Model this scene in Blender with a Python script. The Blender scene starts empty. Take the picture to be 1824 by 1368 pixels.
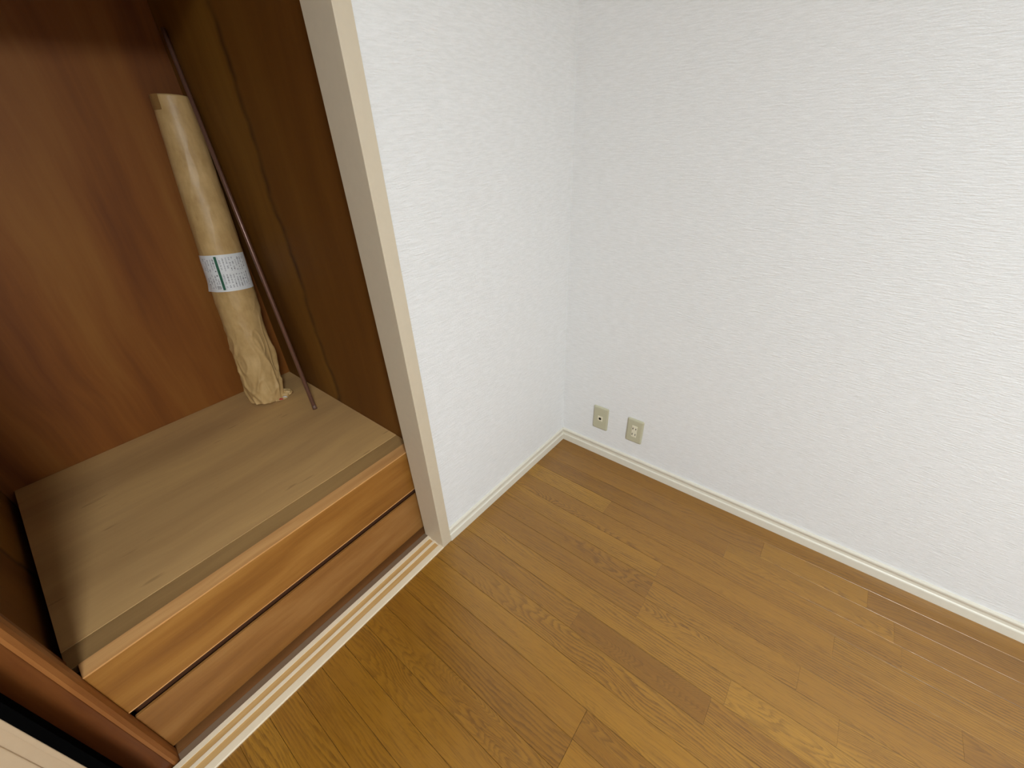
import bpy, bmesh, math, random
from mathutils import Vector, Matrix, noise

scene = bpy.context.scene
C = scene.collection
random.seed(7)

# ------------------------------------------------------------------ camera
# world: floor corner of the two white walls at the origin, right wall = plane y 0,
# closet wall = plane x 0, z up, metres (floor boards 75.7 mm, wall plates 70 x 115 mm)
F_PX = 725.954
cam_d = bpy.data.cameras.new('camera')
cam_d.sensor_width = 36.0
cam_d.lens = F_PX / 1824.0 * 36.0
cam_d.clip_start = 0.01
cam = bpy.data.objects.new('camera', cam_d)
C.objects.link(cam)
RX = Vector((0.785096, 0.618199, -0.038146))
RY = Vector((0.307317, -0.442277, -0.842584))
RZ = Vector((-0.537755, 0.649786, -0.537213))
CAM = Vector((0.8162, -1.3510, 1.3155))
m = Matrix((RX, -RY, -RZ)).transposed().to_4x4()
m.translation = CAM
cam.matrix_world = m
scene.camera = cam

# ------------------------------------------------------------------ world, exposure
world = bpy.data.worlds.new('world')
scene.world = world
world.use_nodes = True
world.node_tree.nodes['Background'].inputs[0].default_value = (0.02, 0.02, 0.02, 1)
world.node_tree.nodes['Background'].inputs[1].default_value = 0.1
scene.view_settings.view_transform = 'Standard'
scene.view_settings.look = 'None'
scene.view_settings.gamma = 1.0
scene.view_settings.use_curve_mapping = False
scene.view_settings.exposure = 0.0
LAMP_POS = (2.15, -1.93, 2.40)
LAMP_STRENGTH = 152.0

# ------------------------------------------------------------------ node helpers
def srgb(r, g, b):
    f = lambda c: c / 12.92 if c <= 0.04045 else ((c + 0.055) / 1.055) ** 2.4
    return (f(r / 255), f(g / 255), f(b / 255), 1.0)

class NT:
    def __init__(s, name):
        s.m = bpy.data.materials.new(name)
        s.m.use_nodes = True
        s.t = s.m.node_tree
        s.b = s.t.nodes['Principled BSDF']
    def n(s, typ, **kw):
        nd = s.t.nodes.new(typ)
        for k, v in kw.items():
            if k.startswith('_'):
                setattr(nd, k[1:], v)
            else:
                i = int(k[1:]) if k[0] == 'i' and k[1:].isdigit() else k
                if isinstance(v, bpy.types.NodeSocket):
                    s.t.links.new(v, nd.inputs[i])
                else:
                    nd.inputs[i].default_value = v
        return nd
    def math(s, op, a, b=0.0, c=0.0):
        return s.n('ShaderNodeMath', _operation=op, i0=a, i1=b, i2=c).outputs[0]
    def coords(s, kind='Object'):
        return s.n('ShaderNodeTexCoord').outputs[kind]
    def mapping(s, vec, scale=(1, 1, 1), loc=(0, 0, 0), rot=(0, 0, 0)):
        return s.n('ShaderNodeMapping', Vector=vec, Scale=scale, Location=loc, Rotation=rot).outputs[0]
    def noise(s, vec, scale=1.0, detail=3.0, rough=0.5, dist=0.0):
        return s.n('ShaderNodeTexNoise', Vector=vec, Scale=scale, Detail=detail, Roughness=rough, Distortion=dist).outputs[0]
    def ramp(s, fac, stops):
        nd = s.n('ShaderNodeValToRGB', Fac=fac)
        cr = nd.color_ramp
        while len(cr.elements) < len(stops):
            cr.elements.new(0.5)
        for e, (p, c) in zip(cr.elements, stops):
            e.position = p
            e.color = c if hasattr(c, '__len__') else (c, c, c, 1)
        return nd.outputs[0]
    def mix(s, fac, a, b, mode='MIX'):
        nd = s.t.nodes.new('ShaderNodeMix')
        nd.data_type = 'RGBA'
        nd.blend_type = mode
        for sock, v in ((nd.inputs[0], fac), (nd.inputs[6], a), (nd.inputs[7], b)):
            if isinstance(v, bpy.types.NodeSocket):
                s.t.links.new(v, sock)
            else:
                sock.default_value = v
        return nd.outputs[2]
    def maprange(s, v, a, b, c=0.0, d=1.0):
        return s.n('ShaderNodeMapRange', i0=v, i1=a, i2=b, i3=c, i4=d).outputs[0]
    def set(s, **kw):
        for k, v in kw.items():
            k = k.replace('_', ' ')
            if isinstance(v, bpy.types.NodeSocket):
                s.t.links.new(v, s.b.inputs[k])
            else:
                s.b.inputs[k].default_value = v
        return s
    def bump(s, h, strength=0.3, dist=0.001):
        s.t.links.new(s.n('ShaderNodeBump', Height=h, Strength=strength, Distance=dist).outputs[0], s.b.inputs['Normal'])
        return s

def plain(name, col, rough=0.5, spec=0.5):
    return NT(name).set(Base_Color=col, Roughness=rough, Specular_IOR_Level=spec).m

def mat_wallpaper():
    t = NT('wallpaper')
    co = t.coords()
    w = t.noise(co, 9.0, 2.0)
    v = t.n('ShaderNodeVectorMath', _operation='MULTIPLY_ADD', i0=t.n('ShaderNodeCombineXYZ', Z=w).outputs[0], i1=(0, 0, 0.012), i2=co).outputs[0]
    a = t.noise(t.mapping(v, (30, 30, 270)), 1.0, 3.0, 0.6)
    b = t.noise(t.mapping(v, (200, 200, 340)), 1.0, 2.0, 0.5)
    h = t.math('ADD', t.math('MULTIPLY', a, 0.75), t.math('MULTIPLY', b, 0.35))
    col = t.mix(t.maprange(a, 0.35, 0.65), (0.795, 0.795, 0.785, 1), (0.86, 0.86, 0.855, 1))
    return t.set(Base_Color=col, Roughness=0.62, Specular_IOR_Level=0.35).bump(h, 0.8, 0.0036).m

def mat_paint(name, col, rough=0.38):
    t = NT(name)
    n = t.noise(t.coords(), 60.0, 3.0)
    c2 = tuple(x * 0.93 for x in col[:3]) + (1,)
    return t.set(Base_Color=t.mix(n, c2, col), Roughness=rough).bump(n, 0.05, 0.001).m

def mat_plank():
    """varnished oak strip; the strip runs along its own x; 'tone' and 'figure' come from the object"""
    t = NT('oak_plank')
    co = t.coords()
    rnd = t.n('ShaderNodeObjectInfo').outputs['Random']
    tone = t.n('ShaderNodeAttribute', _attribute_type='OBJECT', _attribute_name='tone').outputs['Fac']
    fig = t.n('ShaderNodeAttribute', _attribute_type='OBJECT', _attribute_name='figure').outputs['Fac']
    off = t.n('ShaderNodeCombineXYZ', X=t.math('MULTIPLY', rnd, 37.0), Y=t.math('MULTIPLY', rnd, 3.1), Z=t.math('MULTIPLY', rnd, 11.0)).outputs[0]
    v = t.n('ShaderNodeVectorMath', _operation='ADD', i0=co, i1=off).outputs[0]
    # growth rings: low-frequency warp across the strip -> cathedral arches
    warp = t.noise(t.mapping(v, (1.7, 8.0, 1.0)), 1.0, 2.0, 0.5)
    sx = t.n('ShaderNodeSeparateXYZ', Vector=v)
    ringpos = t.math('ADD', t.math('MULTIPLY', sx.outputs[1], 120.0), t.math('MULTIPLY', t.math('MULTIPLY', warp, fig), 44.0))
    fine = t.noise(t.mapping(v, (30, 240, 1)), 1.0, 3.0, 0.6)
    ringpos = t.math('ADD', ringpos, t.math('MULTIPLY', fine, 1.1))
    saw = t.math('FRACT', ringpos)
    ring = t.ramp(saw, [(0.0, 0.35), (0.10, 0.0), (0.45, 0.05), (0.80, 0.75), (0.95, 1.0)])
    ringmask = t.maprange(t.noise(t.mapping(v, (1.3, 14, 1)), 1.0, 2.0), 0.36, 0.60, 0.12, 1.0)
    # pores: short dark dashes along the grain
    pores = t.maprange(t.noise(t.mapping(v, (14, 330, 1)), 1.0, 3.0, 0.7), 0.50, 0.66)
    broad = t.noise(t.mapping(v, (1.6, 22, 1)), 1.0, 3.0)
    mott = t.noise(t.mapping(v, (9, 40, 1)), 1.0, 2.0)
    light = srgb(168, 121, 36); mid = srgb(145, 98, 25); dark = srgb(116, 72, 15)
    base = t.ramp(t.math('ADD', tone, t.math('MULTIPLY', t.math('SUBTRACT', broad, 0.5), 0.55)), [(0.0, dark), (0.5, mid), (1.0, light)])
    k = t.math('MULTIPLY', ring, ringmask)
    base = t.mix(t.math('MULTIPLY', k, 0.72), base, srgb(84, 48, 10))
    base = t.mix(t.math('MULTIPLY', pores, 0.46), base, srgb(78, 44, 10))
    base = t.mix(t.math('MULTIPLY', mott, 0.12), base, srgb(172, 126, 48))
    h = t.math('SUBTRACT', t.math('MULTIPLY', k, -0.5), pores)
    rough = t.maprange(mott, 0.3, 0.7, 0.30, 0.38)
    t.set(Base_Color=base, Roughness=rough, Specular_IOR_Level=1.0, Specular_Tint=(1.0, 0.86, 0.64, 1), Coat_Weight=0.35, Coat_Roughness=0.25).bump(h, 0.12, 0.0006)
    return t.m

def mat_veneer(name, stops, zscale=0.55, xyscale=7.0, rough=0.55, axis='z', streak=0.35, spec=0.3):
    """thin plywood veneer, grain along the given axis"""
    t = NT(name)
    co = t.coords()
    sc = {'z': (xyscale, xyscale, zscale), 'y': (xyscale, zscale, xyscale), 'x': (zscale, xyscale, xyscale)}[axis]
    w = t.noise(co, 1.7, 2.0)
    v = t.n('ShaderNodeVectorMath', _operation='MULTIPLY_ADD', i0=t.n('ShaderNodeCombineXYZ', X=w, Y=w, Z=w).outputs[0], i1=(0.10, 0.10, 0.10), i2=co).outputs[0]
    big = t.noise(t.mapping(v, sc), 1.0, 3.0, 0.55)
    fsc = tuple(a * 14 if a == xyscale else a * 5 for a in sc)
    fine = t.noise(t.mapping(v, fsc), 1.0, 3.0, 0.6)
    fac = t.math('ADD', t.math('MULTIPLY', big, 1.0 - streak * 0.4), t.math('MULTIPLY', fine, streak * 0.4))
    col = t.ramp(fac, stops)
    return t, co, v, col, fine

def wood(name, cols, axis='z', rough=0.5, spec=0.35, **kw):
    stops = list(zip((0.30, 0.5, 0.70), cols))
    t, co, v, col, fine = mat_veneer(name, stops, axis=axis, **kw)
    return t.set(Base_Color=col, Roughness=rough, Specular_IOR_Level=spec).bump(fine, 0.06, 0.001).m

def mat_closet_back():
    t, co, v, col, fine = mat_veneer('closet_back_veneer', [(0.28, srgb(96, 47, 12)), (0.5, srgb(132, 77, 25)), (0.72, srgb(152, 100, 40))], zscale=0.6, xyscale=6.0)
    knots = t.maprange(t.noise(t.mapping(co, (9, 9, 3.2), (3.3, 1.1, 0.4)), 1.0, 1.0), 0.735, 0.78)
    col = t.mix(t.math('MULTIPLY', knots, 0.6), col, srgb(60, 28, 8))
    return t.set(Base_Color=col, Roughness=0.55, Specular_IOR_Level=0.3).bump(fine, 0.08, 0.001).m

def mat_closet_side():
    t, co, v, col, fine = mat_veneer('closet_side_veneer', [(0.28, srgb(92, 56, 14)), (0.5, srgb(120, 78, 22)), (0.72, srgb(136, 94, 32))], zscale=0.6, xyscale=5.0)
    sp = t.n('ShaderNodeSeparateXYZ', Vector=co)
    wob = t.noise(t.mapping(co, (0.0, 0.0, 3.0)), 1.0, 3.0, 0.6)
    pos = t.math('ADD', sp.outputs[0], t.math('MULTIPLY', t.math('SUBTRACT', wob, 0.5), 0.16))
    d = t.math('ADD', pos, 0.60)
    red = t.maprange(d, -0.01, 0.02)
    col = t.mix(t.math('MULTIPLY', red, 0.45), col, srgb(98, 54, 16))
    line = t.math('SUBTRACT', 1.0, t.maprange(t.math('ABSOLUTE', d), 0.002, 0.022))
    line = t.math('MULTIPLY', line, t.maprange(t.noise(t.mapping(co, (0, 0, 9)), 1.0, 3.0), 0.3, 0.6, 0.35, 1.0))
    col = t.mix(t.math('MULTIPLY', line, 0.75), col, srgb(52, 26, 6))
    return t.set(Base_Color=col, Roughness=0.6, Specular_IOR_Level=0.3).bump(fine, 0.06, 0.001).m

def mat_deck():
    t, co, v, col, fine = mat_veneer('closet_deck_board', [(0.28, srgb(166, 128, 80)), (0.5, srgb(190, 150, 96)), (0.72, srgb(212, 170, 108))], zscale=0.9, xyscale=7.0, axis='y')
    dust = t.noise(co, 3.0, 4.0, 0.6)
    col = t.mix(t.math('MULTIPLY', dust, 0.35), col, srgb(196, 160, 114))
    scr = t.maprange(t.noise(t.mapping(co, (60, 9, 9)), 1.0, 2.0), 0.70, 0.76)
    col = t.mix(t.math('MULTIPLY', scr, 0.35), col, srgb(110, 80, 46))
    return t.set(Base_Color=col, Roughness=0.6, Specular_IOR_Level=0.3).bump(fine, 0.08, 0.001).m

def mat_kraft():
    t = NT('kraft_paper')
    co = t.coords()
    n = t.noise(co, 14.0, 4.0, 0.6)
    f = t.noise(t.mapping(co, (120, 120, 30)), 1.0, 2.0)
    col = t.ramp(t.math('ADD', t.math('MULTIPLY', n, 0.75), t.math('MULTIPLY', f, 0.25)), [(0.3, srgb(184, 148, 94)), (0.7, srgb(216, 182, 126))])
    return t.set(Base_Color=col, Roughness=0.42, Specular_IOR_Level=0.4).bump(n, 0.15, 0.003).m

M = {}
M['wallpaper'] = mat_wallpaper()
M['ceiling'] = mat_paint('ceiling_white', (0.8, 0.8, 0.78, 1), 0.7)
M['cream'] = mat_paint('cream_paint', srgb(210, 196, 172), 0.36)
M['sill_cream'] = mat_paint('sill_cream_paint', srgb(236, 220, 192), 0.36)
M['base_cream'] = mat_paint('baseboard_cream', srgb(226, 220, 204), 0.36)
M['plank'] = mat_plank()
M['subfloor'] = plain('subfloor', srgb(58, 34, 12), 0.8)
M['back'] = mat_closet_back()
M['side'] = mat_closet_side()
M['deck'] = mat_deck()
M['deck_front'] = wood('deck_front_board', (srgb(130, 100, 62), srgb(152, 118, 74), srgb(172, 136, 86)), axis='y', xyscale=9.0, zscale=1.0)
M['rail_top'] = wood('rail_top_edge', (srgb(184, 130, 76), srgb(204, 150, 92), srgb(220, 168, 108)), axis='y', xyscale=30, zscale=1.5)
M['rail'] = wood('rail_board', (srgb(124, 77, 27), srgb(150, 100, 42), srgb(170, 121, 58)), axis='y', xyscale=16, zscale=1.6, rough=0.42)
M['fascia'] = wood('lower_board', (srgb(124, 79, 33), srgb(145, 97, 46), srgb(163, 117, 64)), axis='y', xyscale=13, zscale=2.4, rough=0.42)
M['toe'] = wood('toe_strip', (srgb(98, 60, 28), srgb(112, 72, 36), srgb(126, 84, 46)), axis='y', xyscale=20, zscale=1.0)
M['toe_grey'] = plain('toe_dusty', srgb(120, 98, 76), 0.7)
M['post'] = wood('post_wood', (srgb(82, 40, 12), srgb(100, 52, 18), srgb(120, 70, 28)), axis='z', xyscale=22, zscale=1.2, rough=0.42)
M['post_edge'] = wood('post_edge_wood', (srgb(128, 76, 34), srgb(148, 92, 44), srgb(166, 110, 58)), axis='z', xyscale=22, zscale=1.2, rough=0.42)
M['door_cream_shaded'] = mat_paint('door_cream_paint_shaded', srgb(192, 168, 138), 0.45)  # cream taken darker: the shade on the door is put into its colour
M['groove'] = wood('groove_slip', (srgb(186, 146, 88), srgb(200, 160, 102), srgb(212, 174, 118)), axis='y', xyscale=40, zscale=2.0)
M['dark'] = plain('dark_gap', srgb(84, 46, 16), 0.8)
M['black'] = plain('black_lacquer', (0.002, 0.002, 0.002, 1), 0.9, 0.0)
M['kraft'] = mat_kraft()
M['kraft_tape'] = plain('kraft_tape', srgb(150, 112, 64), 0.35)
M['label'] = plain('label_white', srgb(236, 238, 238), 0.45)
M['green'] = plain('print_green', srgb(42, 100, 74), 0.5)
M['print'] = plain('print_grey', srgb(176, 176, 180), 0.6)
M['print_dark'] = plain('print_dark', srgb(128, 126, 128), 0.6)
M['red'] = plain('print_red', srgb(176, 52, 36), 0.5)
M['rod'] = NT('rod_coated').set(Base_Color=srgb(118, 84, 70), Roughness=0.3, Metallic=0.3).m
M['rod_cap'] = plain('rod_cap', srgb(108, 78, 64), 0.4)
M['plate'] = plain('plate_beige', srgb(190, 186, 160), 0.38)
M['socket'] = plain('socket_ivory', srgb(226, 220, 196), 0.35)
M['hole'] = plain('socket_hole', srgb(22, 18, 10), 0.6)
M['lamp_body'] = plain('lamp_white', (0.8, 0.8, 0.8, 1), 0.5)
t = NT('lamp_diffuser')
t.set(Base_Color=(0.8, 0.8, 0.8, 1), Emission_Color=(0.86, 0.94, 0.99, 1), Emission_Strength=LAMP_STRENGTH)
M['lamp'] = t.m

# ------------------------------------------------------------------ mesh helpers
def finish(name, bm, mat, parent=None, smooth=False, loc=None):
    me = bpy.data.meshes.new(name)
    bmesh.ops.recalc_face_normals(bm, faces=bm.faces[:])
    if loc is not None:
        bmesh.ops.translate(bm, verts=bm.verts[:], vec=-Vector(loc))
    bm.to_mesh(me)
    bm.free()
    me.materials.append(mat)
    if smooth:
        for p in me.polygons:
            p.use_smooth = True
    o = bpy.data.objects.new(name, me)
    C.objects.link(o)
    if loc is not None:
        o.location = loc
    if parent is not None:
        o.parent = parent
        o.matrix_parent_inverse = Matrix.Identity(4)
        p = parent
        while p is not None:
            o.location = Vector(o.location) - Vector(p.location)
            p = p.parent
    return o

def add_box(bm, x0, x1, y0, y1, z0, z1, bevel=0.0, seg=2):
    sub = bmesh.new()
    vs = [sub.verts.new((x, y, z)) for x in (x0, x1) for y in (y0, y1) for z in (z0, z1)]
    for f in ((0, 1, 3, 2), (4, 6, 7, 5), (0, 4, 5, 1), (2, 3, 7, 6), (0, 2, 6, 4), (1, 5, 7, 3)):
        sub.faces.new([vs[i] for i in f])
    bmesh.ops.recalc_face_normals(sub, faces=sub.faces[:])
    if bevel:
        bmesh.ops.bevel(sub, geom=sub.edges[:], offset=bevel, segments=seg, affect='EDGES', profile=0.5)
    me = bpy.data.meshes.new('tmp')
    sub.to_mesh(me)
    sub.free()
    bm.from_mesh(me)
    bpy.data.meshes.remove(me)

def box(name, x0, x1, y0, y1, z0, z1, mat, parent=None, bevel=0.0, seg=2, loc=None):
    bm = bmesh.new()
    add_box(bm, x0, x1, y0, y1, z0, z1, bevel, seg)
    return finish(name, bm, mat, parent, loc=loc)

def prism(bm, poly, fn0, fn1):
    """closed 2-d polygon swept between two ends; fn maps (a, b) to a point"""
    a = [bm.verts.new(fn0(*p)) for p in poly]
    b = [bm.verts.new(fn1(*p)) for p in poly]
    n = len(poly)
    for i in range(n):
        bm.faces.new((a[i], a[(i + 1) % n], b[(i + 1) % n], b[i]))
    bm.faces.new(a)
    bm.faces.new(b[::-1])

def tag(o, label, cat, group=None, kind=None):
    o['label'] = label
    o['category'] = cat
    if group:
        o['group'] = group
    if kind:
        o['kind'] = kind
    return o

def empty(name, loc):
    o = bpy.data.objects.new(name, None)
    o.empty_display_size = 0.05
    C.objects.link(o)
    o.location = loc
    return o

S = 'structure'
CEIL = 2.42
RX1, RY1 = 4.30, -3.60          # far sides of the room, behind the camera
W = 0.0757
JY0, JY1 = -0.795, -0.754       # closet jamb
JX0, JX1 = -0.109, -0.009
LINT = 1.792
H = 0.400                       # height of the closet deck
XB = -1.006                     # closet back
YR = -0.742                     # closet right side
YL = -1.656                     # closet left side
wl = lambda y: 0.008 + (y / -0.754) * -0.024      # the left wall runs slightly out of square

# ------------------------------------------------------------------ room shell
bm = bmesh.new()
add_box(bm, -0.05, RX1, RY1, 0.02, -0.06, -0.010)
floor = tag(finish('floor', bm, M['subfloor']), 'brown oak strip flooring of the empty room', 'floor', kind=S)

tag(box('ceiling', -0.15, RX1 + 0.1, RY1 - 0.1, 0.1, CEIL, CEIL + 0.1, M['ceiling']), 'plain white ceiling above the room', 'ceiling', kind=S)
tag(box('wall_right', -0.02, RX1 + 0.1, 0.0, 0.1, -0.02, CEIL, M['wallpaper']), 'white textured wallpaper wall with two wall plates', 'wall', kind=S)
tag(box('wall_back', RX1, RX1 + 0.1, RY1, 0.0, -0.02, CEIL, M['wallpaper']), 'white wallpaper wall opposite the closet', 'wall', kind=S)
tag(box('wall_near', -0.02, RX1 + 0.1, RY1 - 0.1, RY1, -0.02, CEIL, M['wallpaper']), 'white wallpaper wall facing the wall plates', 'wall', kind=S)
bm = bmesh.new()
def skew(y0, y1, z0, z1):
    pts = [(-0.10, y0), (wl(y0), y0), (wl(y1), y1), (-0.10, y1)]
    prism(bm, pts, lambda a, b: (a, b, z0), lambda a, b: (a, b, z1))
skew(0.0, JY1 - 0.002, 0.0, CEIL)
skew(JY1 - 0.002, RY1, LINT + 0.035, CEIL)
skew(-2.56, RY1, 0.0, LINT + 0.035)
tag(finish('wall_left', bm, M['wallpaper']), 'narrow white textured wallpaper wall between closet jamb and room corner', 'wall', kind=S)

# ---- baseboards: moulded profile (depth from the wall, height)
prof = [(-0.004, 0.0), (0.0095, 0.0), (0.0095, 0.0300), (0.0088, 0.0322), (0.0060, 0.0335), (0.0045, 0.0350),
        (0.0042, 0.0440), (0.0055, 0.0490), (0.0082, 0.0530), (0.0088, 0.0560), (0.0086, 0.0600), (0.0070, 0.0628),
        (0.0040, 0.0636), (-0.004, 0.0636)]
bm = bmesh.new()
prism(bm, prof, lambda d, z: (d, -d, z), lambda d, z: (RX1, -d, z))
tag(finish('baseboard_right', bm, M['base_cream']), 'cream moulded baseboard below the wall plates', 'baseboard', kind=S)
bm = bmesh.new()
prism(bm, prof, lambda d, z: (wl(0) + d, -d, z), lambda d, z: (wl(JY1) + d, JY1 - 0.001, z))
tag(finish('baseboard_left', bm, M['base_cream']), 'short cream moulded baseboard beside the closet jamb', 'baseboard', kind=S)

# ---- floor planks: rows k lie at y in [-W*(k+1), -W*k]; joints read from the photograph
joints = {0: [], 1: [0.917, 1.217], 2: [0.816, 1.283], 3: [0.386, 1.30], 4: [1.147], 5: [0.655, 1.415], 6: [0.657],
          7: [0.660], 8: [0.937], 9: [0.510, 0.907], 10: [1.30], 11: [1.12], 12: [0.657], 13: [0.658], 14: [1.02], 15: [0.86], 16: [0.657], 17: [0.657]}
tones = {(0, 0): .36, (1, 0): .40, (1, 1): .66, (1, 2): .26, (2, 0): .34, (2, 1): .62, (2, 2): .42, (3, 0): .88, (3, 1): .50, (3, 2): .55, (4, 0): .52, (4, 1): .60,
         (5, 0): .60, (5, 1): .50, (5, 2): .28, (6, 0): .34, (6, 1): .55, (7, 0): .38, (7, 1): .62, (8, 0): .62, (8, 1): .84, (9, 0): .50, (9, 1): .22, (9, 2): .52,
         (10, 0): .60, (10, 1): .55, (11, 0): .64, (12, 0): .44, (12, 1): .34, (13, 0): .30, (13, 1): .58, (14, 0): .44, (15, 0): .46, (16, 0): .42, (17, 0): .40}
figs = {(6, 0): 1.1, (12, 1): 1.6, (9, 1): 1.5, (7, 1): 1.2, (14, 0): 1.4, (10, 0): .7, (8, 0): .25, (3, 0): .1, (0, 0): .2, (7, 0): .15, (11, 0): .8, (5, 0): .35, (16, 0): 1.0}
rows = int(-RY1 / W) + 1
for k in range(rows):
    y1, y0 = -W * k, max(-W * (k + 1), RY1)
    if y1 - y0 < 0.01:
        continue
    xs = list(joints.get(k, []))
    x = xs[-1] if xs else 0.0
    if not xs:
        x = random.uniform(0.5, 1.0) if k else 1.9
        xs.append(x)
    while True:
        x += random.uniform(0.28, 0.62) if (x < 1.6 and k < 20) else 1.3
        if x > RX1 - 0.35:
            break
        xs.append(x)
    bounds = [-0.03 if y1 < -0.75 else -0.02] + xs + [RX1]
    for i in range(len(bounds) - 1):
        a, b = bounds[i], bounds[i + 1]
        c = 0.0007
        g = 0.00030
        bm = bmesh.new()
        ge = 0.0003 if k in (12, 13, 16, 17) else 0.00005
        X0, X1, Y0, Y1 = a + ge, b - ge, y0 + g, y1 - g
        lo = [bm.verts.new(p) for p in ((X0, Y0, -0.012), (X1, Y0, -0.012), (X1, Y1, -0.012), (X0, Y1, -0.012))]
        mi = [bm.verts.new(p) for p in ((X0, Y0, -c), (X1, Y0, -c), (X1, Y1, -c), (X0, Y1, -c))]
        e = 0.0001
        up = [bm.verts.new(p) for p in ((X0 + e, Y0 + c, 0), (X1 - e, Y0 + c, 0), (X1 - e, Y1 - c, 0), (X0 + e, Y1 - c, 0))]
        bm.faces.new(up)
        for p, q in ((lo, mi), (mi, up)):
            for j in range(4):
                bm.faces.new((p[j], p[(j + 1) % 4], q[(j + 1) % 4], q[j]))
        o = finish('plank', bm, M['plank'], floor, loc=((a + b) / 2, (y0 + y1) / 2, 0))
        o['tone'] = float(tones.get((k, i), random.uniform(0.28, 0.75)))
        o['figure'] = float(figs.get((k, i), random.choice((0.15, 0.3, 0.6, 1.0))))

# ------------------------------------------------------------------ closet frame and shell
tag(box('trim_1', JX0, JX1, JY0, JY1, 0.0, LINT, M['cream'], bevel=0.0012), 'cream painted upright jamb of the closet opening', 'jamb', kind=S)
tag(box('trim_4', JX0, JX1 - 0.002, -2.56, JY1, LINT, LINT + 0.035, M['cream'], bevel=0.001), 'cream lintel with door track over the closet opening', 'lintel', kind=S)
sill = tag(empty('trim_2', (-0.05, JY0, 0.0)), 'cream two-track closet sill with tan groove strips at floor level', 'sill', kind=S)
SY0, SY1 = -2.56, JY0 + 0.0005
ZS = 0.006
prof = [(-0.094, -0.01), (-0.009, -0.01), (-0.009, ZS - .001), (-0.010, ZS), (-0.030, ZS), (-0.030, ZS - .0035), (-0.050, ZS - .0035), (-0.050, ZS), (-0.060, ZS),
        (-0.060, ZS - .0035), (-0.079, ZS - .0035), (-0.079, ZS), (-0.093, ZS), (-0.094, ZS - .001)]
bm = bmesh.new()
prism(bm, prof, lambda a, z: (a, SY0, z), lambda a, z: (a, SY1, z))
finish('sill_board', bm, M['sill_cream'], sill)
for a, b in ((-0.0505, -0.0295), (-0.0795, -0.0595)):
    box('groove_strip', a + .0006, b - .0006, SY0, SY1 - 0.006, ZS - .0036, ZS - .0020, M['groove'], sill)

# post in the middle of the opening
post = tag(empty('trim_3', (-0.15, -1.67, 0.0)), 'reddish brown wooden post at the middle of the closet opening', 'post', kind=S)
box('post_board', -0.20, -0.1005, -1.735, -1.6325, -0.005, LINT, M['post'], post, bevel=0.0015)
bm = bmesh.new()
poly = [(-0.136, -1.6180), (-0.118, -1.6180), (-0.107, -1.6205), (-0.0995, -1.6265), (-0.0985, -1.6320), (-0.136, -1.6320)]
prism(bm, poly, lambda a, b: (a, b, -0.005), lambda a, b: (a, b, LINT))
finish('edge_strip', bm, M['post_edge'], post)

# closet shell
tag(box('wall_closet_back', XB - 0.02, XB, -2.58, YR + 0.02, 0.0, 2.30, M['back']), 'brown veneer back wall of the closet behind the paper roll', 'wall', kind=S)
tag(box('wall_closet_right', XB, JX0 + 0.004, YR, YR + 0.02, 0.0, 2.30, M['side']), 'dark brown veneer side wall of the closet with a wavy stain', 'wall', kind=S)
tag(box('wall_closet_left', XB, -0.205, YL - 0.02, YL, 0.0, 2.30, M['side']), 'dark brown veneer partition wall of the closet beside the post', 'wall', kind=S)
tag(box('ceiling_closet', XB, JX0, YL, YR, 2.30, 2.32, M['back']), 'brown board ceiling of the closet', 'ceiling', kind=S)
tag(box('floor_closet', XB, JX0 + 0.012, YL, YR, -0.03, -0.004, M['dark']), 'dark base under the closet deck', 'floor', kind=S)

# closet deck (raised floor) with its front boards
deck = tag(empty('closet_deck', (-0.55, -1.2, 0.0)), 'raised grey-brown plywood closet deck with orange-brown front boards', 'shelf')
box('deck_panel', XB + 0.001, -0.2325, -1.636, YR - 0.001, H - 0.020, H, M['deck'], deck, bevel=0.0008)
box('deck_front_board', -0.2315, -0.1725, -1.636, YR - 0.001, H - 0.020, H - 0.0006, M['deck_front'], deck, bevel=0.0012)
fr = box('front_rail', -0.1720, -0.130, -1.6175, JY1 + 0.006, 0.226, H - 0.004, M['rail'], deck, bevel=0.0005)
box('edge_strip', -0.1720, -0.1300, -1.6175, JY1 + 0.006, H - 0.004, H + 0.0002, M['rail_top'], fr, bevel=0.0005)
box('rail_lip', -0.165, -0.1295, -1.6175, JY1 + 0.006, 0.2250, 0.2285, M['rail_top'], fr, bevel=0.0008)
box('backing_board', -0.185, -0.160, -1.6175, JY1 + 0.006, 0.002, 0.2255, M['dark'], deck)
box('lower_board', -0.1420, -0.1340, -1.6175, JY1 + 0.006, 0.015, 0.1950, M['fascia'], deck, bevel=0.001)
box('toe_strip', -0.180, -0.1140, -1.6175, JY1 + 0.006, -0.003, 0.002, M['toe'], deck)
box('dusty_strip', -0.1138, -0.0942, -1.6175, JY0, -0.003, 0.0035, M['toe_grey'], deck)

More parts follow.
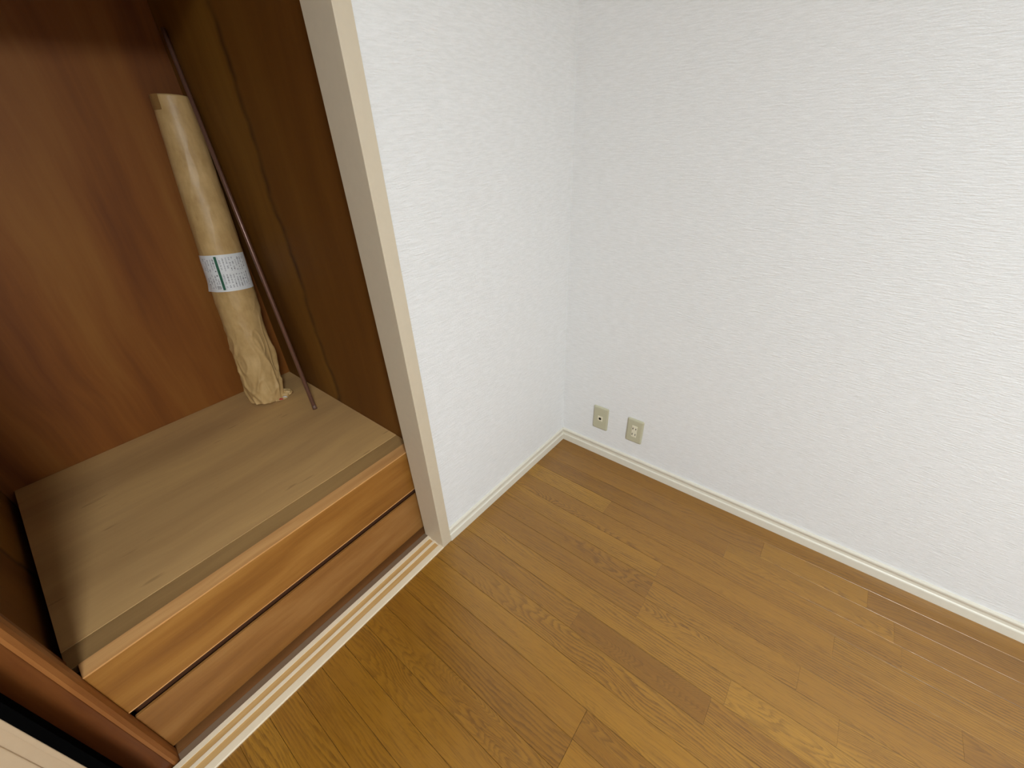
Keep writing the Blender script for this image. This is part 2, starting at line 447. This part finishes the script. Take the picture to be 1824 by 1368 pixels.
# sliding door pushed to the left half of the opening
door = tag(empty('door_1', (-0.044, -2.1, 0.0)), 'cream sliding closet door with a black edge frame', 'door', kind=S)
DX0, DX1, DY1, DY0 = -0.0565, -0.0320, -1.6625, -2.555
DZ0, DZ1 = ZS - 0.001, LINT + 0.004
box('edge_stile', DX0, DX1, DY1 - 0.0155, DY1, DZ0, DZ1, M['black'], door, bevel=0.0008)
box('edge_stile', DX0, DX1, DY0, DY0 + 0.0155, DZ0, DZ1, M['black'], door, bevel=0.0008)
box('bottom_rail', DX0, DX1, DY0 + 0.0156, DY1 - 0.0156, DZ0, DZ0 + 0.0155, M['black'], door)
box('top_rail', DX0, DX1, DY0 + 0.0156, DY1 - 0.0156, DZ1 - 0.0155, DZ1, M['black'], door)
bm = bmesh.new()
add_box(bm, DX0 + 0.002, DX1 - 0.004, DY0 + 0.0156, DY1 - 0.0156, DZ0 + 0.0156, DZ1 - 0.0156)
finish('door_panel', bm, M['door_cream_shaded'], door)
box('edge_bead', DX1 - 0.006, DX1 - 0.0005, DY1 - 0.0245, DY1 - 0.0157, DZ0 + 0.0157, DZ1 - 0.0157, M['door_cream_shaded'], door, bevel=0.0015)
box('inner_panel', DX1 - 0.006, DX1 - 0.001, DY0 + 0.045, DY1 - 0.042, DZ0 + 0.05, DZ1 - 0.05, M['door_cream_shaded'], door, bevel=0.0018)

# ------------------------------------------------------------------ paper-wrapped roll leaning in the closet corner
B = Vector((-0.860, -0.906, H)); T = Vector((-0.950, -0.797, 1.425))
AX = (T - B).normalized(); LEN = (T - B).length
mid = (B + T) / 2
E1 = (CAM - mid); E1 -= AX * E1.dot(AX); E1.normalize()       # towards the room
E2 = AX.cross(E1).normalized()                               # towards the closet's right side
def rad(t):
    pts = [(0.0, .0690), (0.25, .0672), (0.5, .0668), (0.75, .0605), (1.0, .0505)]
    for (a, ra), (b, rb) in zip(pts, pts[1:]):
        if t <= b:
            u = (t - a) / (b - a)
            return ra + (rb - ra) * u
    return pts[-1][1]
def crumple(t, ph):
    """creases of the wrapping: strong near the gathered foot, faint above the label"""
    p = Vector((math.cos(ph) * 1.2, math.sin(ph) * 1.2, t * 7.5))
    amp = 0.0085 * max(0.0, 1 - t / 0.42) ** 0.7 + 0.0010
    q = p + Vector((0.35 * math.sin(t * 13 + ph), 0.3 * math.cos(t * 11), 0))
    r1 = (1 - min(1.0, abs(noise.noise(q * 0.85 + Vector((3.1, 0.4, 1.7)))) * 3.2)) ** 2
    r2 = (1 - min(1.0, abs(noise.noise(q * 1.7 + Vector((0, 7.7, 2.2)))) * 3.0)) ** 2
    r3 = noise.noise(q * 0.8 + Vector((5, 1, 9)))
    d = amp * (r1 * 0.75 + r2 * 0.45 + r3 * 0.5 - 0.45)
    # lengthwise overlap of the sheet on the right
    s = ph - (0.95 + 0.35 * math.sin(t * 9))
    if t < 0.33:
        d += 0.008 * math.exp(-(s / 0.16) ** 2) * min(1, (0.33 - t) / 0.1)
    d += 0.0012 * math.sin(3 * ph + t * 5)
    if t < 0.07:                                             # tucked rim at the foot
        d -= 0.010 * ((0.07 - t) / 0.07) ** 2
        d += 0.0020 * math.sin(13 * ph + t * 60) * (0.07 - t) / 0.07
    return d
def tube_pt(t, ph, off=0.0, wr=True):
    r = rad(t) + (crumple(t, ph) if wr else 0.0) + off
    p = B + AX * (LEN * t) + (E1 * math.cos(ph) + E2 * math.sin(ph)) * r
    p.z = max(p.z, H + 0.0006)
    p.x = max(p.x, XB + 0.002)
    p.y = min(p.y, YR - 0.002)
    return p
roll = tag(empty('paper_roll', tuple(B)), 'long roll wrapped in brown kraft paper leaning in the closet corner', 'roll')
NT_, NP = 260, 144
bm = bmesh.new()
ringv = []
for i in range(NT_ + 1):
    t_ = (i / NT_)
    ringv.append([bm.verts.new(tube_pt(t_, 2 * math.pi * j / NP)) for j in range(NP)])
for i in range(NT_):
    for j in range(NP):
        bm.faces.new((ringv[i][j], ringv[i][(j + 1) % NP], ringv[i + 1][(j + 1) % NP], ringv[i + 1][j]))
# folded-in ends
for ring, t_, s in ((ringv[0], 0.0, 1), (ringv[-1], 1.0, -1)):
    prev = ring
    for q, dz in ((0.8, 0.004), (0.45, 0.007), (0.1, 0.008)):
        cen = B + AX * (LEN * t_)
        cur = []
        for v in ring:
            p = cen + (v.co - cen) * q + AX * (dz * s * (1 if t_ == 0 else 1))
            p.z = max(p.z, H + 0.0006)
            cur.append(bm.verts.new(p))
        for j in range(NP):
            bm.faces.new((prev[j], prev[(j + 1) % NP], cur[(j + 1) % NP], cur[j]))
        prev = cur
    bm.faces.new(prev)
finish('paper_wrapper', bm, M['kraft'], roll, smooth=True, loc=tuple(B))

def patch(name, t0, t1, p0, p1, off, mat, parent, nt=14, np_=36, thick=0.0004, curl=None):
    bm = bmesh.new()
    g = [[None] * (np_ + 1) for _ in range(nt + 1)]
    h2 = [[None] * (np_ + 1) for _ in range(nt + 1)]
    for i in range(nt + 1):
        for j in range(np_ + 1):
            t_ = t0 + (t1 - t0) * i / nt
            ph = p0 + (p1 - p0) * j / np_
            c = curl(i / nt, j / np_) if curl else 0.0
            g[i][j] = bm.verts.new(tube_pt(t_, ph, off + c + thick))
            h2[i][j] = bm.verts.new(tube_pt(t_, ph, off + c))
    for i in range(nt):
        for j in range(np_):
            bm.faces.new((g[i][j], g[i][j + 1], g[i + 1][j + 1], g[i + 1][j]))
            bm.faces.new((h2[i][j], h2[i + 1][j], h2[i + 1][j + 1], h2[i][j + 1]))
    for i in range(nt):
        bm.faces.new((g[i][0], g[i + 1][0], h2[i + 1][0], h2[i][0]))
        bm.faces.new((g[i][np_], h2[i][np_], h2[i + 1][np_], g[i + 1][np_]))
    for j in range(np_):
        bm.faces.new((g[0][j], h2[0][j], h2[0][j + 1], g[0][j + 1]))
        bm.faces.new((g[nt][j], g[nt][j + 1], h2[nt][j + 1], h2[nt][j]))
    return finish(name, bm, mat, parent, smooth=False, loc=tuple(B))

LT0, LT1, LP0, LP1 = 0.437, 0.556, -1.50, 1.30
lab = patch('label_sticker', LT0, LT1, LP0, LP1, 0.0016, M['label'], roll,
            curl=lambda a, b: 0.005 * max(0, 1 - a / 0.25) * max(0, 1 - b / 0.08))
lab['label'] = 'white printed label with a green stripe'
def lpatch(name, a0, a1, b0, b1, mat, off=0.0024):
    return patch(name, LT0 + (LT1 - LT0) * a0, LT0 + (LT1 - LT0) * a1, LP0 + (LP1 - LP0) * b0, LP0 + (LP1 - LP0) * b1, off, mat, lab, nt=8, np_=3)
lpatch('green_stripe', 0.05, 0.96, 0.395, 0.435, M['green'])
bpy.context.view_layer.update()
# rows of tiny unreadable print, laid along the roll
def printed(name, cells, mat):
    bm = bmesh.new()
    for a0, a1, b0, b1 in cells:
        q = [tube_pt(LT0 + (LT1 - LT0) * a, LP0 + (LP1 - LP0) * b, 0.0023) for a, b in ((a0, b0), (a0, b1), (a1, b1), (a1, b0))]
        bm.faces.new([bm.verts.new(p) for p in q])
    o = finish(name, bm, mat, None, loc=tuple(B))
    o.parent = lab
    o.location = (0, 0, 0)
    o['kind'] = 'stuff'
    return o
rng = random.Random(3)
cells, cells2 = [], []
for b in (0.16, 0.215, 0.27, 0.325, 0.365, 0.47, 0.52, 0.57, 0.62, 0.67, 0.72, 0.77, 0.82, 0.87):
    for seg in ((0.10, 0.46), (0.56, 0.90)):
        a = seg[0]
        while a < seg[1]:
            l = rng.uniform(0.012, 0.035)
            if rng.random() < 0.8:
                w = rng.uniform(0.012, 0.026)
                (cells2 if rng.random() < 0.22 else cells).append((a, a + l, b - w / 2, b + w / 2))
            a += l + 0.012
for b in (0.45, 0.9):
    cells.append((0.06, 0.95, b - .0025, b + .0025))
cells.append((0.505, 0.515, 0.12, 0.38)); cells.append((0.505, 0.515, 0.46, 0.9))
for k in range(5):
    cells2.append((0.08 + .02 * k, 0.09 + .02 * k, 0.30, 0.37))
printed('label_print', cells, M['print'])
printed('label_print_dark', cells2, M['print_dark'])

tape = patch('end_tape', 0.962, 1.0, -1.35, -0.62, 0.0012, M['kraft_tape'], roll, nt=3, np_=10)
tape['label'] = 'darker square of paper tape'
# crumpled ear of paper at the foot, with a scrap of red and white print
def ear(name, cen, sx, sy, sz, mat, parent, seed, rot=0.0):
    bm = bmesh.new()
    bmesh.ops.create_icosphere(bm, subdivisions=4, radius=1.0)
    for v in bm.verts:
        p = v.co.copy()
        k = 1 + 0.35 * (1 - abs(noise.noise(p * 1.8 + Vector((seed, 0, 0)))) * 2.5)
        q = Vector((p.x * sx, p.y * sy, p.z * sz)) * k
        c, s = math.cos(rot), math.sin(rot)
        q = Vector((q.x * c - q.y * s, q.x * s + q.y * c, q.z))
        v.co = Vector(cen) + q
        v.co.z = max(v.co.z, H + 0.0006)
    return finish(name, bm, mat, parent, smooth=True, loc=tuple(B))
e = ear('paper_ear', (-0.822, -0.853, H + 0.016), 0.026, 0.020, 0.012, M['kraft'], roll, 2.0, 0.5)
e2 = ear('paper_fold', (-0.812, -0.880, H + 0.006), 0.015, 0.030, 0.005, M['kraft'], roll, 5.0, -0.5)
e3 = ear('printed_scrap', (-0.798, -0.868, H + 0.007), 0.0035, 0.010, 0.004, M['label'], roll, 8.0, -0.4)
e4 = ear('red_print', (-0.796, -0.880, H + 0.0075), 0.003, 0.007, 0.0035, M['red'], roll, 9.0, -0.4)

# ------------------------------------------------------------------ thin rod leaning beside the roll
RB = Vector((-0.619, -0.833, H + 0.002)); RT = Vector((-0.937, -0.7515, 1.59))
rod = tag(empty('metal_rod', tuple(RB)), 'thin pinkish-brown coated rod leaning beside the paper roll', 'rod')
def cyl(name, p0, p1, r0, r1, mat, parent, seg=24, hollow=None):
    bm = bmesh.new()
    ax = (p1 - p0).normalized()
    u = ax.orthogonal().normalized(); w = ax.cross(u)
    rings = []
    lst = [(p0, r0 * 0.86), (p0 + ax * 0.0008, r0), (p1 - ax * 0.0008, r1), (p1, r1 * 0.86)]
    for p, r in lst:
        rings.append([bm.verts.new(p + (u * math.cos(2 * math.pi * k / seg) + w * math.sin(2 * math.pi * k / seg)) * r) for k in range(seg)])
    for a, b in zip(rings, rings[1:]):
        for k in range(seg):
            bm.faces.new((a[k], a[(k + 1) % seg], b[(k + 1) % seg], b[k]))
    bm.faces.new(rings[0]); bm.faces.new(rings[-1][::-1])
    return finish(name, bm, mat, parent, smooth=True, loc=tuple(RB))
d = (RT - RB).normalized()
cyl('rod_shaft', RB + d * 0.012, RT, 0.0076, 0.0060, M['rod'], rod)
cyl('rod_end_cap', RB + d * 0.002, RB + d * 0.018, 0.0086, 0.0084, M['rod_cap'], rod)

# ------------------------------------------------------------------ wall plates
def plate(name, cx, cz, label):
    o = tag(empty(name, (cx, 0.0, cz)), label, 'outlet')
    bm = bmesh.new()
    w, h = 0.0350, 0.0590
    prof = [(0.0, 0.0), (0.0, 0.0025), (0.0012, 0.0048), (0.0045, 0.0068), (0.0075, 0.0075)]
    rings = []
    for ins, dep in prof:
        rr = max(0.006 - ins * 0.5, 0.002)
        ring = []
        for sx, sz, a0 in ((1, 1, 0), (-1, 1, 90), (-1, -1, 180), (1, -1, 270)):
            for q in range(5):
                a = math.radians(a0 + q * 22.5)
                ring.append(bm.verts.new((cx + sx * (w - ins - rr) + rr * math.cos(a), -dep, cz + sz * (h - ins - rr) + rr * math.sin(a))))
        rings.append(ring)
    n = len(rings[0])
    for a, b in zip(rings, rings[1:]):
        for k in range(n):
            bm.faces.new((a[k], a[(k + 1) % n], b[(k + 1) % n], b[k]))
    bm.faces.new(rings[-1]); bm.faces.new(rings[0][::-1])
    finish('cover_plate', bm, M['plate'], o, smooth=False, loc=(cx, 0.0, cz))
    return o
cx, cz = 0.2005, 0.2045
tv = plate('antenna_outlet', cx, cz, 'beige wall plate with one round antenna socket')
jk = box('socket_module', cx - 0.0115, cx + 0.0115, -0.0095, -0.006, cz - 0.0125, cz + 0.0125, M['socket'], tv, bevel=0.001, loc=(cx, 0.0, cz))
def disc(name, cx, y0, y1, cz, r, mat, parent):
    bm = bmesh.new()
    poly = [(r * math.cos(2 * math.pi * k / 24), r * math.sin(2 * math.pi * k / 24)) for k in range(24)]
    prism(bm, poly, lambda a, b: (cx + a, y0, cz + b), lambda a, b: (cx + a, y1, cz + b))
    o = finish(name, bm, mat, parent, loc=(cx, 0.0, cz))
    return o
def sub(o, parent, pos):
    o.parent = parent
    o.location = pos
    return o
sub(disc('jack_hole', cx, -0.0100, -0.0085, cz, 0.0062, M['hole'], None), jk, (0, 0, 0))
cx, cz = 0.3590, 0.2065
pw = plate('power_outlet', cx, cz, 'beige wall plate with a double two-pin power socket')
for s in (1, -1):
    z = cz + s * 0.0145
    md = box('socket_module', cx - 0.0115, cx + 0.0115, -0.0095, -0.006, z - 0.0143, z + 0.0143, M['socket'], pw, bevel=0.001, loc=(cx, 0.0, z))
    for q, hh in ((-1, 0.0045), (1, 0.0037)):
        sx = cx + q * 0.0064
        o = box('blade_slot', sx - 0.0014, sx + 0.0014, -0.0100, -0.0088, z - hh, z + hh, M['hole'], None, loc=(sx, 0.0, z))
        sub(o, md, (q * 0.0064, 0, 0))

# ------------------------------------------------------------------ ceiling lamp (lights the room, above the frame)
lp = tag(empty('ceiling_lamp', LAMP_POS), 'round white flush ceiling lamp over the middle of the room', 'lamp')
def drum(name, r, z0, z1, mat):
    bm = bmesh.new()
    poly = [(r * math.cos(2 * math.pi * k / 64), r * math.sin(2 * math.pi * k / 64)) for k in range(64)]
    prism(bm, poly, lambda a, b: (LAMP_POS[0] + a, LAMP_POS[1] + b, z0), lambda a, b: (LAMP_POS[0] + a, LAMP_POS[1] + b, z1))
    return finish(name, bm, mat, lp, loc=LAMP_POS)
drum('lamp_base', 0.27, 2.36, CEIL, M['lamp_body'])
drum('lamp_diffuser', 0.25, 2.350, 2.3599, M['lamp'])
